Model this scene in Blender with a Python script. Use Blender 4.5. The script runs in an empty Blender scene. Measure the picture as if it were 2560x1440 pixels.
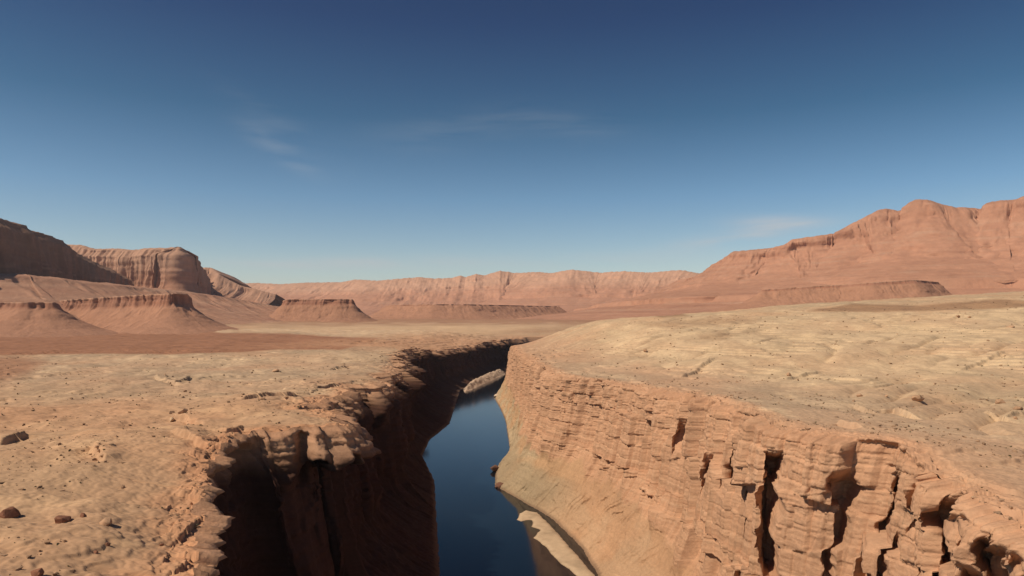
import bpy, math, random
import numpy as np
F32 = np.float32
rad = math.radians
random.seed(7)
sc = bpy.context.scene
COL = sc.collection
FPX, YH, CX = 1707.0, 800.0, 1280.0        # focal length, horizon row and centre column of the 2560 px photograph
RIVER = -200.0

# ---------------------------------------------------------------- camera
cam = bpy.data.cameras.new('camera'); co = bpy.data.objects.new('camera', cam); COL.objects.link(co)
co.location = (0, 0, 0); co.rotation_euler = (rad(90), 0, 0)
cam.sensor_width = 36; cam.lens = 36 * FPX / 2560; cam.shift_y = (YH - 720) / 2560
cam.clip_start = 1; cam.clip_end = 200000
sc.camera = co
sc.view_settings.view_transform = 'Standard'; sc.view_settings.look = 'None'
sc.view_settings.exposure = 0.0; sc.view_settings.gamma = 1

# ---------------------------------------------------------------- noise
def _h(ix, iy, iz, seed):
    with np.errstate(over='ignore'):
        h = (ix.astype(np.uint32) * np.uint32(374761393)) ^ (iy.astype(np.uint32) * np.uint32(668265263)) ^ (iz.astype(np.uint32) * np.uint32(2147483647 - 1013)) ^ np.uint32((seed * 974711 + 12345) & 0xffffffff)
        h = (h ^ (h >> np.uint32(13))) * np.uint32(1274126177)
        h = (h ^ (h >> np.uint32(16))) * np.uint32(2246822519)
        return h ^ (h >> np.uint32(15))
def hsh(ix, iy=0, seed=0):
    ix = np.asarray(ix).astype(np.int64); iy = np.asarray(iy).astype(np.int64) + np.zeros_like(ix)
    return (_h(ix, iy, np.zeros_like(ix), seed) & np.uint32(0xffffff)).astype(F32) / F32(16777216.0)
def n2(x, y, seed=0):
    x = np.asarray(x, F32); y = np.asarray(y, F32) + np.zeros_like(x); x = x + np.zeros_like(y)
    xi = np.floor(x); yi = np.floor(y); fx = x - xi; fy = y - yi
    xi = xi.astype(np.int64); yi = yi.astype(np.int64); z = np.zeros_like(xi)
    ux = fx*fx*fx*(fx*(fx*6-15)+10); uy = fy*fy*fy*(fy*(fy*6-15)+10)
    def g(dx, dy):
        a = (_h(xi+dx, yi+dy, z, seed) & np.uint32(0xffff)).astype(F32) * F32(2*math.pi/65536)
        return np.cos(a)*(fx-dx) + np.sin(a)*(fy-dy)
    a = g(0,0); a = a + ux*(g(1,0)-a); b = g(0,1); b = b + ux*(g(1,1)-b)
    return (a + uy*(b-a)) * F32(1.5)
def n3(x, y, zz, seed=0):
    x, y, zz = np.broadcast_arrays(np.asarray(x, F32), np.asarray(y, F32), np.asarray(zz, F32))
    xi = np.floor(x); yi = np.floor(y); zi = np.floor(zz); fx = x-xi; fy = y-yi; fz = zz-zi
    xi = xi.astype(np.int64); yi = yi.astype(np.int64); zi = zi.astype(np.int64)
    ux = fx*fx*(3-2*fx); uy = fy*fy*(3-2*fy); uz = fz*fz*(3-2*fz)
    def g(dx, dy, dz):
        h = _h(xi+dx, yi+dy, zi+dz, seed)
        gx = (h & np.uint32(1023)).astype(F32)/511.5-1; gy = ((h >> np.uint32(10)) & np.uint32(1023)).astype(F32)/511.5-1; gz = ((h >> np.uint32(20)) & np.uint32(1023)).astype(F32)/511.5-1
        return gx*(fx-dx)+gy*(fy-dy)+gz*(fz-dz)
    def e(dy, dz):
        a = g(0,dy,dz); return a + ux*(g(1,dy,dz)-a)
    a = e(0,0); a = a + uy*(e(1,0)-a); b = e(0,1); b = b + uy*(e(1,1)-b)
    return (a + uz*(b-a)) * F32(1.1)
def fbm2(x, y, o=4, seed=0, gain=.5):
    r = 0; a = 1; s = 0
    for k in range(o):
        r = r + a*n2(x, y, seed+k); s += a; a *= gain; x = x*2.03+5.1; y = y*2.03+1.7
    return r/s
def fbm3(x, y, z, o=3, seed=0, gain=.5):
    r = 0; a = 1; s = 0
    for k in range(o):
        r = r + a*n3(x, y, z, seed+k); s += a; a *= gain; x = x*2.03+5.1; y = y*2.03+1.7; z = z*2.03+3.3
    return r/s
def sst(a, b, x):
    t = np.clip((x-a)/(b-a), 0, 1); return t*t*(3-2*t)
def terr(h, step, e=.22):
    k = np.floor(h/step); f = h/step-k
    return step*(k + sst(1-e, 1, f) + .12*f*(1-sst(1-e, 1, f)))
def interp(x, knots):
    k = np.array(knots, float); return np.interp(x, k[:,0], k[:,1])
def smooth1(a, x, w):                                  # moving average of a(x) by width w (metres)
    xs = np.arange(x[0]-3*w, x[-1]+3*w, max(w/6, .5)); v = np.interp(xs, x, a)
    n = max(1, int(w/max(w/6, .5))); k = np.hanning(n+2)[1:-1]; k /= k.sum()
    v = np.convolve(np.pad(v, n, mode='edge'), k, mode='same')[n:-n]
    return np.interp(x, xs, v)

# ---------------------------------------------------------------- meshes and tags
def mesh(name, V, Fq, mat, smooth=True, attrs=None, parent=None, tri=None):
    me = bpy.data.meshes.new(name)
    V = np.asarray(V, F32).reshape(-1, 3); Fq = np.asarray(Fq, np.int32).reshape(-1, 4)
    T = np.zeros((0,3), np.int32) if tri is None else np.asarray(tri, np.int32).reshape(-1, 3)
    me.vertices.add(len(V)); me.vertices.foreach_set('co', V.ravel())
    nl = len(Fq)*4 + len(T)*3; me.loops.add(nl); me.loops.foreach_set('vertex_index', np.concatenate([Fq.ravel(), T.ravel()]).astype(np.int32))
    me.polygons.add(len(Fq)+len(T))
    st = np.concatenate([np.arange(len(Fq))*4, len(Fq)*4 + np.arange(len(T))*3]).astype(np.int32)
    me.polygons.foreach_set('loop_start', st)
    me.update(calc_edges=True)
    me.polygons.foreach_set('use_smooth', np.full(len(Fq)+len(T), smooth, bool))
    if attrs is not None:
        c = np.ones((len(V), 4), F32); c[:, :3] = np.asarray(attrs, F32).reshape(-1, 3)
        a = me.attributes.new('Col', 'FLOAT_COLOR', 'POINT'); a.data.foreach_set('color', c.ravel())
    me.materials.append(mat)
    o = bpy.data.objects.new(name, me); COL.objects.link(o)
    if parent: o.parent = parent
    return o
def gridf(nr, nc, flip=False, wrap=False):
    i = np.arange(nr-1)[:, None]; j = np.arange(nc if wrap else nc-1)[None, :]; j2 = (j+1) % nc
    a = i*nc+j; b = i*nc+j2; c = (i+1)*nc+j2; d = (i+1)*nc+j
    q = np.stack([a, b, c, d] if not flip else [a, d, c, b], -1)
    return q.reshape(-1, 4)
def tag(o, label=None, cat=None, group=None, kind=None):
    if label: o['label'] = label
    if cat: o['category'] = cat
    if group: o['group'] = group
    if kind: o['kind'] = kind
    return o

# ---------------------------------------------------------------- materials
def rockmat(name, var=.22, scale=.35, bump=.5, rough=.95, bdist=.35, strata=0.0):
    m = bpy.data.materials.new(name); m.use_nodes = True; nt = m.node_tree; N = nt.nodes; L = nt.links
    b = N['Principled BSDF']; b.inputs['Roughness'].default_value = rough
    b.inputs['Specular IOR Level'].default_value = .15
    at = N.new('ShaderNodeAttribute'); at.attribute_name = 'Col'
    g = N.new('ShaderNodeNewGeometry')
    n1 = N.new('ShaderNodeTexNoise'); n1.inputs['Scale'].default_value = scale; n1.inputs['Detail'].default_value = 9; n1.inputs['Roughness'].default_value = .68
    L.new(g.outputs['Position'], n1.inputs['Vector'])
    n2_ = N.new('ShaderNodeTexNoise'); n2_.inputs['Scale'].default_value = scale*.06; n2_.inputs['Detail'].default_value = 5
    L.new(g.outputs['Position'], n2_.inputs['Vector'])
    mr = N.new('ShaderNodeMapRange'); mr.inputs['From Min'].default_value = .3; mr.inputs['From Max'].default_value = .7
    mr.inputs['To Min'].default_value = 1-var; mr.inputs['To Max'].default_value = 1+var; L.new(n1.outputs['Fac'], mr.inputs['Value'])
    mr2 = N.new('ShaderNodeMapRange'); mr2.inputs['From Min'].default_value = .35; mr2.inputs['From Max'].default_value = .65
    mr2.inputs['To Min'].default_value = 1-var*.6; mr2.inputs['To Max'].default_value = 1+var*.6; L.new(n2_.outputs['Fac'], mr2.inputs['Value'])
    mu = N.new('ShaderNodeMath'); mu.operation = 'MULTIPLY'; L.new(mr.outputs[0], mu.inputs[0]); L.new(mr2.outputs[0], mu.inputs[1])
    last = mu
    if strata:
        mp = N.new('ShaderNodeMapping'); mp.inputs['Scale'].default_value = (.012, .012, .9); L.new(g.outputs['Position'], mp.inputs['Vector'])
        n3_ = N.new('ShaderNodeTexNoise'); n3_.inputs['Scale'].default_value = 1; n3_.inputs['Detail'].default_value = 6; n3_.inputs['Roughness'].default_value = .7; L.new(mp.outputs[0], n3_.inputs['Vector'])
        m3 = N.new('ShaderNodeMapRange'); m3.inputs['From Min'].default_value = .3; m3.inputs['From Max'].default_value = .7; m3.inputs['To Min'].default_value = 1-strata; m3.inputs['To Max'].default_value = 1+strata*.7; L.new(n3_.outputs['Fac'], m3.inputs['Value'])
        mm = N.new('ShaderNodeMath'); mm.operation = 'MULTIPLY'; L.new(mu.outputs[0], mm.inputs[0]); L.new(m3.outputs[0], mm.inputs[1]); last = mm
    vm = N.new('ShaderNodeVectorMath'); vm.operation = 'SCALE'; L.new(at.outputs['Color'], vm.inputs[0]); L.new(last.outputs[0], vm.inputs['Scale'])
    L.new(vm.outputs[0], b.inputs['Base Color'])
    if bump:
        bp = N.new('ShaderNodeBump'); bp.inputs['Strength'].default_value = bump; bp.inputs['Distance'].default_value = bdist
        nb = N.new('ShaderNodeTexNoise'); nb.inputs['Scale'].default_value = scale*1.6; nb.inputs['Detail'].default_value = 7; nb.inputs['Roughness'].default_value = .6
        L.new(g.outputs['Position'], nb.inputs['Vector'])
        L.new(nb.outputs['Fac'], bp.inputs['Height']); L.new(bp.outputs[0], b.inputs['Normal'])
    return m
M_GROUND = rockmat('sandy_rock', var=.10, scale=.22, bump=.3, bdist=.6)
M_WALL = rockmat('layered_sandstone', var=.13, scale=.35, bump=.7, bdist=.7, strata=.12)
M_FAR = rockmat('far_rock', var=.12, scale=.02, bump=.6, bdist=10)
M_ROCK = rockmat('boulder_rock', var=.2, scale=.8, bump=.6, bdist=.3)
M_BAR = rockmat('river_sand', var=.08, scale=.25, bump=.4, bdist=.3)

def c_(r, g, b): return np.array([r, g, b], F32)
PALE, TAN, OLIVE = c_(.57,.41,.265), c_(.47,.315,.205), c_(.42,.30,.20)
ORANGE, ROCK, SHADE_RED, DUNE = c_(.49,.275,.165), c_(.51,.295,.18), c_(.042,.015,.012), c_(.315,.155,.092)
def mix(a, b, f): f = np.asarray(f, F32)[..., None]; return a*(1-f)+b*f

# ---------------------------------------------------------------- plan of the canyon (x of rims and shores for each y)
KL = [(60,-52),(110,-60),(160,-75),(205,-96),(256,-117),(300,-132),(346,-136),(366,-90),(410,-106),(424,-112),(438,-136),(488,-139),(553,-137),(600,-148),(640,-162),(668,-160),(690,-139),(745,-143),(765,-166),(800,-168),(860,-160),(960,-166),(1080,-192),(1280,-222),(1480,-242),(1800,-262),(1990,-246),(2181,-225),(2617,-122),(2900,0),(2960,70),(3020,400),(3100,1300),(3200,2600),(3450,5000),(4000,5600),(40000,60000)]
KR = [(60,128),(110,138),(186,152),(213,158),(256,166),(301,168),(320,152),(353,136),(445,143),(553,136),(640,110),(706,96),(759,56),(900,44),(1024,36),(1652,12),(1900,6),(2100,5),(2200,20),(2350,75),(2500,160),(2650,320),(2760,700),(2850,1500),(2950,3500)]
KSL = [(60,-20),(300,-40),(533,-57),(853,-98),(1004,-133),(1138,-138),(1313,-121),(1950,-150),(2438,-62),(2731,8),(2860,60),(2940,200),(3020,700),(3100,1500)]
KSR = [(60,110),(300,95),(420,80),(533,68),(599,62),(683,42),(759,9),(823,-20),(880,-21),(923,-20),(960,-8),(1067,-3),(1366,-12),(1600,-30),(1707,-41),(1845,-42),(2100,-15),(2276,0),(2500,115),(2650,260),(2760,640),(2860,1450)]

# soil patches, given as outlines in the photograph's columns and rows; they become fixed colours of the ground
def poly_sd(px, py, P):
    P = np.array(P, float); d = np.full(px.shape, 1e9); ins = np.zeros(px.shape, bool)
    for i in range(len(P)):
        a = P[i]; b = P[(i+1) % len(P)]; e = b-a
        t = np.clip(((px-a[0])*e[0]+(py-a[1])*e[1])/(e@e+1e-9), 0, 1)
        d = np.minimum(d, np.hypot(px-a[0]-t*e[0], py-a[1]-t*e[1]))
        c = ((a[1] > py) != (b[1] > py)) & (px < (b[0]-a[0])*(py-a[1])/(b[1]-a[1]+1e-12)+a[0]); ins ^= c
    return np.where(ins, -d, d)
REDS = [([(-600,800),(0,808),(250,818),(480,824),(560,832),(720,834),(830,842),(945,846),(930,856),(850,874),(700,873),(600,881),(400,886),(250,885),(0,888),(-600,900)], 2.5, 1.0),
        ([(-600,885),(40,888),(110,905),(70,935),(0,955),(-600,980)], 16, .75),
        ([(900,855),(1010,845),(1050,855),(960,872),(860,880)], 10, .35)]
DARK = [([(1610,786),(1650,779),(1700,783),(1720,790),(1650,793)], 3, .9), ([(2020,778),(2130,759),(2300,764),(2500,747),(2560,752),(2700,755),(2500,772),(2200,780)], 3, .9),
        ([(1600,812),(1700,797),(1900,797),(1880,806),(1700,820)], 6, .45), ([(1750,838),(1800,828),(1840,838),(1800,853),(1750,850)], 7, .45)]
PALES = [([(480,829),(760,818),(1100,811),(1400,812),(1300,826),(1000,850),(940,842),(720,829)], 6, .9), ([(200,898),(620,893),(900,884),(980,870),(1000,880),(900,905),(500,910),(300,905)], 10, .6),
         ([(1500,810),(1600,800),(2560,760),(2560,930),(2000,960),(1500,900)], 30, .7)]

def scarps(X, Y, lines, z0, h):
    out = np.zeros_like(X); m = (Y < 900) & (Y > 100)
    x = X[m]; y = Y[m]; x = x+1.6*n2(x/7, y/7, 71); y = y+2.2*n2(x/9, y/9, 72)+.9*n2(x/3, y/3, 73); acc = np.zeros_like(x)
    for ln in lines:
        P = [(z_*0+(px-CX)*(-z0)/(py-YH), -z0*FPX/(py-YH)) for px, py in ln for z_ in (0.,)]
        best = np.full(x.shape, 1e9); sgn = np.ones_like(x); tt = np.zeros_like(x); n = len(P)-1
        for i in range(n):
            ax, ay = P[i]; ex, ey = P[i+1][0]-ax, P[i+1][1]-ay; L2 = ex*ex+ey*ey
            t = np.clip(((x-ax)*ex+(y-ay)*ey)/L2, 0, 1); d = np.hypot(x-ax-t*ex, y-ay-t*ey); c = ex*(y-ay)-ey*(x-ax)
            b = d < best; best[b] = d[b]; sgn[b] = np.sign(c[b]); tt[b] = (i+t[b])/n
        e = sst(0, .12, tt)*sst(1, .88, tt); sd = best*sgn
        acc += e*h*(sst(-.9, .6, sd)-.5)*np.exp(-(best/9)**2)*(1+.5*n2(x/12, y/12, 75))
    out[m] = acc
    return out
SCL = [[(415,1028),(470,1031),(500,1045),(545,1056)],[(425,1083),(470,1093),(520,1108),(580,1108)],[(560,1080),(610,1070)],[(600,1002),(680,992),(765,984)],[(0,1088),(70,1074)],[(380,935),(440,946),(485,930)],[(820,915),(870,905),(900,912)],[(700,1000),(760,1003)],[(230,1115),(262,1148)],[(790,960),(850,952)]]
SCR = [[(1965,938),(2000,932),(2060,924)],[(2130,985),(2170,995),(2230,992),(2330,1014)],[(2460,993),(2510,1012),(2570,1003)],[(1500,948),(1590,941)],[(2040,1112),(2140,1102),(2230,1100)],[(2090,1040),(2160,1052)],[(2300,880),(2380,868)],[(2150,900),(2260,885)],[(1700,925),(1790,905)],[(2400,935),(2520,918)]]
def GL(X, Y, w, fine=True):
    """height of the ground left of and beyond the canyon; w = distance from the rim"""
    z = -60 + 0*X
    z = z - 5*sst(300, 120, Y)*sst(60,0,w) + 9*sst(230,330,Y)*sst(800,450,Y)*sst(90,0,w)
    dip = sst(1600, 2150, Y)*sst(3900, 3000, Y)
    z = z - 30*dip*sst(330, 0, w)
    z = z + 62*sst(2200, 4300, Y)
    z = z - 3*sst(60, 0, w)*(1-dip)*sst(2600,1400,Y)
    # low lip in front of the red soil
    z = z + 7*sst(900, 1180, Y)*sst(1330, 1190, Y)*sst(-150, -320, X)
    und = fbm2(X/170, Y/170, 4, 11)*7*sst(6000, 2500, Y)
    z = z + und*sst(0, 60, w) + fbm2(X/900, Y/900, 3, 17)*8*sst(1300,2500,Y)
    if fine:
        ft = sst(2600, 1500, Y)
        redf = sst(1195,1215,Y)*sst(-330,-380,X)
        q = z + fbm2(X/45, Y/45, 4, 21)*4.5 - 5*sst(30, 0, w)*(.6+.4*n2(X/25,Y/25,5))
        led = terr(q+0.5*n2(X/6,Y/6,23), 2.6, .14) - q-0.5*n2(X/6,Y/6,23)
        z = q - fbm2(X/45, Y/45, 1, 21)*1.0
        amt = sst(.05, .4, n2(X/120, Y/120, 31)+.35*sst(40, 5, w)+.02)*(.25+.55*sst(430,560,Y))
        z = z + led*amt*ft*(1-redf)
        z = z + fbm2(X/9, Y/9, 4, 41, .55)*.8*ft*(1-.8*redf) + np.abs(n2(X/3.1, Y/3.1, 51))*.45*ft*(1-redf)
        z = z + rimblocks(X, Y, w, 61) + scarps(X, Y, SCL, -56, 3.6)
        z = z + dip*(terr(z+200, 5, .2)-(z+200))*sst(350, 200, w)
    return z
def rimblocks(X, Y, w, k):
    x = X+2.5*n2(X/14, Y/14, k); y = Y+2.5*n2(X/14, Y/14, k+1)
    return sst(16, 4, w)*((hsh(np.floor(x/5.5), np.floor(y/5.5), k)-.5)*2.4 + (hsh(np.floor(x/2.1), np.floor(y/2.1), k+2)-.5)*.8)*sst(1500, 900, Y)
def GR(X, Y, w, fine=True):
    S = sst(250, 1750, Y)
    z = -60 + 45*S + .068*X*S + 10*sst(150, 700, X)*sst(150,600,Y)*(1-S)
    z = z - 30*sst(1750, 2700, Y) 
    z = z - 55*S*sst(260, 0, w)*sst(2900,2600,Y)                    # ground sinks to the rim
    z = z + (7*sst(250,310,Y)*sst(700,400,Y) - 3*sst(250,210,Y))*sst(120,0,w)
    # broad swells running away from the camera, with shallow washes between them
    z = z + fbm2(X/210+Y/900, Y/330, 4, 111)*10*sst(150, 700, Y)*sst(20,200,w)
    z = z + fbm2(X/60+Y/200, Y/90, 3, 131)*3.0*sst(15,90,w)
    wq = (X*.45-Y*.9)/75 + 1.6*fbm2(X/260, Y/260, 3, 134)             # washes draining obliquely towards the rim
    z = z - np.clip(1-np.abs(n2(wq, (X*.9+Y*.45)/420, 135))*5, 0, 1)**1.3*5.0*sst(40,160,w)*sst(1700,900,Y)
    if fine:
        ft = sst(2400, 1400, Y)
        q = z + fbm2(X/40, Y/40, 4, 121)*2.2 - 2*sst(14, 0, w)*(.6+.4*n2(X/25,Y/25,105))
        amt = sst(.12, .4, n2(X/110, Y/110, 133)+.6*sst(40, 5, w)+.08)
        z = q + (terr(q, 2.6, .10)-q)*amt*ft*.7
        z = z + rimblocks(X, Y, w, 161) + scarps(X, Y, SCR, -50, 3.2)
        z = z + fbm2(X/8, Y/8, 4, 141, .55)*.8*ft + np.abs(n2(X/2.7, Y/2.7, 151))*.35*ft
    return z
def ground_colour(X, Y, Z, w, side):
    D = np.maximum(Y, 30); px = CX + FPX*X/D; py = YH - FPX*Z/D
    a = fbm2(X/130, Y/170, 4, 201)+.0; b = fbm2(X/28, Y/40, 4, 211); d = fbm2(X/6, Y/9, 3, 221)
    c = mix(TAN, OLIVE, sst(-.15, .35, a)); c = mix(c, PALE, sst(.0, .5, b+.2*a+.25*d)*.8)
    c = mix(c, ORANGE, .35*sst(.05, .45, -a+.3*b))
    c = mix(c, ORANGE*1.02, .75*sst(20, 2, w+10*b))
    wx = 10*fbm2(px/90, py/14, 3, 231); wy = 3*fbm2(px/60, py/10, 3, 241)
    for P, s, k in (PALES if True else []):
        c = mix(c, PALE*1.08, k*sst(s, -s, poly_sd(px+wx, py+wy, P))*(.45+.55*sst(-.3, .3, b+.5*a)))
    if side == 'L':
        c = mix(c, c*c_(1.04,.94,.86), sst(800,300,Y))
        for P, s, k in REDS: c = mix(c, DUNE*(1+.10*a[..., None]), k*sst(s, -s, poly_sd(px+wx, py+wy*.6, P)))
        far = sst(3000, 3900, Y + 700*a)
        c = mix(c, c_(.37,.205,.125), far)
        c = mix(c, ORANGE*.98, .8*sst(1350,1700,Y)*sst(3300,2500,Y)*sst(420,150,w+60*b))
    else:
        c = mix(c, c*c_(1.03,1.05,1.02), sst(60,160,w))
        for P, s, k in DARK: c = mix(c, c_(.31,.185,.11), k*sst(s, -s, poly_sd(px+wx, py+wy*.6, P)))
        c = mix(c, ORANGE, .5*sst(600,1300,Y)*sst(170,20,w+40*b))
    c = c*.98*(1 - .13*sst(.15,.6,np.abs(d))[..., None])
    return c

def rows(y0, y1, base=.4, k=.0013):
    r = [y0]
    while r[-1] < y1: r.append(r[-1] + max(base, r[-1]*k))
    return np.array(r)

# ---------------------------------------------------------------- wall relief
def blocks(s, z, w, bh, seed, wv=.5):
    zz = z + bh*.35*n2(s/(w*6), z*0+.3, seed+9)
    bed = np.floor(zz/bh)
    u = s/w + hsh(bed, 3, seed)*1.0*wv
    u = u + .25*n2(s/(w*2.3), bed*.7, seed+4)
    cell = np.floor(u); f = u-cell; fz = zz/bh-bed
    off = hsh(cell, bed, seed+1)
    edge = np.minimum(np.minimum(f, 1-f)*w, np.minimum(fz, 1-fz)*bh)
    return off, edge

def wall(side, Ys, nz):
    sg = -1 if side == 'L' else 1                 # rock lies on this side of the rim
    rim = smooth1(interp(Ys, KL if side == 'L' else KR), Ys, 7 if side == 'L' else 10)
    shore = smooth1(interp(Ys, KSL if side == 'L' else KSR), Ys, 18)
    rough = sst(3000, 2850, Ys) if side == 'L' else sst(2800, 2600, Ys)
    rim = rim + rough*(fbm2(Ys/24, Ys*0+3*sg, 4, 301, .6)*(9 if side=='L' else 5)*np.clip(Ys/500, .7, 2.2))
    jit = lambda w, k: (hsh(np.floor(Ys/w + .4*n2(Ys/(w*2), Ys*0, k)), 0, k)-.5)
    rim = rim + rough*np.clip(Ys/450,.5,3)*((8 if side=='L' else 3.5)*jit(9.,305)+(4.5 if side=='L' else 2)*jit(3.4,306))
    if side == 'L':                                            # narrow notches bitten into the rim
        kk = np.arange(60, 3000, 1.0); pat = sst(.22, .5, n2(Ys/38*np.clip(700/Ys,.35,1.2)**.0, Ys*0+5, 307)); rim = rim - rough*pat*11*np.clip(Ys/500,.7,3)
    gap = 22
    if side == 'L': shore = np.maximum(shore, rim+gap)
    else: shore = np.minimum(shore, rim-gap)
    G = GL if side == 'L' else GR
    ztop = G(rim, Ys, np.zeros_like(rim))
    ds = np.hypot(np.gradient(rim), np.gradient(Ys)); s = np.cumsum(np.minimum(ds, np.gradient(Ys)*2.2))
    # cross-section: (share of the way from rim to shore, depth share)
    if side == 'L': prof = [(0,0),(.03,.05),(.06,.14),(.12,.3),(.2,.5),(.3,.68),(.42,.78),(.7,.9),(1,1),(1.25,1.04)]
    else: prof = [(0,0),(.05,.04),(.10,.12),(.15,.24),(.22,.40),(.29,.53),(.40,.62),(.62,.79),(.85,.93),(1,1),(1.2,1.035)]
    prof = np.array(prof); al = np.concatenate([[0], np.cumsum(np.hypot(np.diff(prof[:,0])*75, np.diff(prof[:,1])*140))])
    t = np.linspace(0, 1, nz)**(1.0 if side=='L' else 1.12)*al[-1]
    pu = np.interp(t, al, prof[:,0]); pz = np.interp(t, al, prof[:,1])
    YY = np.repeat(Ys[:,None], nz, 1); R = rim[:,None]; SH = shore[:,None]; ZT = ztop[:,None]; SS = np.repeat(s[:,None], nz, 1)
    PU = pu[None,:]; PZ = pz[None,:] + 0*YY
    # talus height varies along the canyon
    if side == 'R':                                            # the cliff reaches further down close to the camera
        p2 = np.array([(0,0),(.04,.04),(.07,.13),(.11,.27),(.15,.42),(.20,.58),(.27,.70),(.42,.81),(.70,.93),(1,1),(1.2,1.035)])
        nrr = sst(600, 400, Ys)[:,None]
        PU = PU*(1-nrr) + nrr*np.interp(pz, p2[:,1], p2[:,0])[None,:]
        lo = .16*nrr
    else: lo = 0
    X = R + (SH-R)*PU; Z = ZT + (RIVER-ZT)*PZ
    cliff = sst(.72, .56, PZ - lo + .10*n2(SS/90, SS*0+2., 311) + .05*n2(SS/25,SS*0,312)); lip = sst(0, .02, PZ)
    tal = sst(.55,.8,PZ-lo)*sst(1.03,.95,PZ)
    # relief, positive = recessed into the rock
    d = np.zeros_like(X)
    big = 1-np.abs(n2(SS/70, Z/260, 321))*2; d = d - big*(9 if side=='L' else 4.5)*cliff*lip
    d = d + fbm3(X/40, YY/40, Z/60, 3, 331)*7*cliff*lip
    bs = 1.0
    o1, e1 = blocks(SS+4*n2(SS/30,Z/30,341), Z, 15, 11, 342); o2, e2 = blocks(SS, Z, 6.5, 4.6, 351); o3, e3 = blocks(SS, Z, 2.6, 1.7, 361)
    up = .45+.55*sst(.45, .1, PZ)
    nw = (sst(900,500,YY) if side=='R' else 0*YY); d = d + nw*cliff*lip*((blocks(SS, Z, 17, 46, 343, .3)[0]-.5)*12 + (blocks(SS, Z, 8, 27, 344, .5)[0]-.5)*4)
    d = d + cliff*lip*up*(1-.35*sst(650,900,YY)*(side=='R'))*((o1-.5)*5.5*(1-.55*nw) + (o2-.5)*2.8*(1-.65*nw) + (o3-.5)*.9*(1-.5*nw) + 1.0*sst(.9,0,e1)*(1-.3*nw) + .8*sst(.5,0,e2)*(1-.6*nw)+.25*sst(.3,0,e3)*(1-.5*nw))
    # hard and soft beds
    zb = Z + 1.8*n2(SS/120, Z*0, 371)
    led = n2(zb/5.2, zb*0+7, 381)*1.9 + n2(zb/1.9, zb*0+9, 391)*.9 + n2(zb/.8, zb*0+2,392)*.35
    d = d + led*cliff*lip*((.42-.17*nw) if side == 'R' else 1)
    CLEFT = 0*X
    if side == 'R':
        near = sst(1200, 500, Ys)[:,None]
        # joints: deep upright clefts between buttresses
        for yc, wd, dp, z0, z1, lean in [(345,6.5,17,-72,-215,.06),(313,2.4,9,-74,-200,.0),(294,6,15,-70,-135,.05),(280,2.6,9,-92,-150,.0),(268,3.2,10,-66,-80,0),(262,2.2,7,-96,-130,0),(252,3,15,-70,-150,.04),(241,6.5,24,-74,-215,.06),(230,3.2,15,-70,-130,.0),(222,3.6,17,-86,-215,.04),(211,6.5,23,-74,-215,.05),(201,3.6,15,-72,-215,.0),(191,5.5,18,-78,-215,.0),(178,5,12,-80,-215,0),(377,1.6,6,-84,-118,0),(366,1.2,5,-110,-150,0),(412,1.6,6,-78,-98,0),(450,1.6,5,-92,-112,0),(520,2,5,-80,-100,0)]:
            c = yc + lean*(Z+80) + 2.6*n2(Z/17, Z*0+yc, 401)+1.0*n2(Z/5, Z*0+yc, 402)
            g = sst(1.25, .8, np.abs((YY-c)/(wd*(.8+.6*n2(Z/14, Z*0+yc, 403)))))
            CLEFT = np.maximum(CLEFT, dp*g*sst(z0+7, z0-6, Z)*sst(z1-8, z1+12, Z))
        rg = sst(258, 238, YY)                                   # broken buttresses nearest to the camera
        d = d + rg*lip*cliff*(np.abs(n3(X/13, YY/11, Z/24, 411))*12.5 - 3)
    if side == 'L':
        pm = sst(348,362,YY)*sst(428,414,YY)                        # the promontory: a stepped lit slope over an undercut wall
        pil = np.exp(-((X+118)/4.5)**2)                             # a free-standing pillar on its front, with a cleft on each side
        pe = PZ+.05*n2(SS/9,Z*0,425) - .10*pil
        d = d + pm*sst(.01,.03,PZ)*16*(np.exp(-((X+128)/3.2)**2)+np.exp(-((X+109)/2.6)**2))*sst(385,372,YY)
        d = d - pm*12*sst(0,.12,terr(PZ,.026,.4))*(.7+.6*n2(SS/11,Z*0,427)) + pm*40*sst(.12,.15,pe)*sst(1,.7,PZ)
        d = d + 17*sst(0,.07,PZ)*sst(350,338,YY)*cliff
        fg = np.clip(n2(SS/21, Z*0+3, 428)+.5*n2(SS/8, Z/40, 429)+.15, 0, 1)
        PT = terr(PZ+.012*n2(SS/9,Z*0,432), .026, .4)
        d = d - (1-pm)*fg*26*sst(0,.16,PT)*sst(.34,.14,PZ+.06*n2(SS/7,Z/12,430))*np.clip(YY/600,.28,2)
        nr = sst(1100, 500, YY)
        d = d + nr*lip*cliff*(np.abs(n3(SS/17, Z/60, X*0, 421))*9-2)
        d = d + (1-nr)*lip*sst(.8,.5,PZ)*(np.abs(n2(SS/34, Z/150, 423))*26-6)
    # talus and shore
    d = d + tal*(fbm3(X/26, YY/26, Z/40, 5, 431, .62)*6.5 - np.clip(1-np.abs(n2(SS/19+n2(SS/30,Z/20,7), Z/200, 433))*5,0,1)*2.0 + (terr(Z+3*n2(SS/40,Z/40,5),7,.3)-Z)*.12*n2(SS/50, Z/30, 6))
    # push along the rim's own normal, so walls that turn across the canyon get full relief
    rs_ = smooth1(rim, Ys, 22 if side == 'L' else 45); tx = np.gradient(rs_, Ys); tx = np.clip(tx, -2.5, 2.5)*rough; ln = np.hypot(tx, 1)
    cl_y = 0
    if side == 'R': cl_y = np.clip(.66*YY/150, .75, 1.6)*CLEFT; d = d + .62*CLEFT
    X = X + sg*(d/ln[:,None])*rough[:,None]
    YY = YY - sg*(tx/ln)[:,None]*d*rough[:,None] + cl_y
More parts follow.
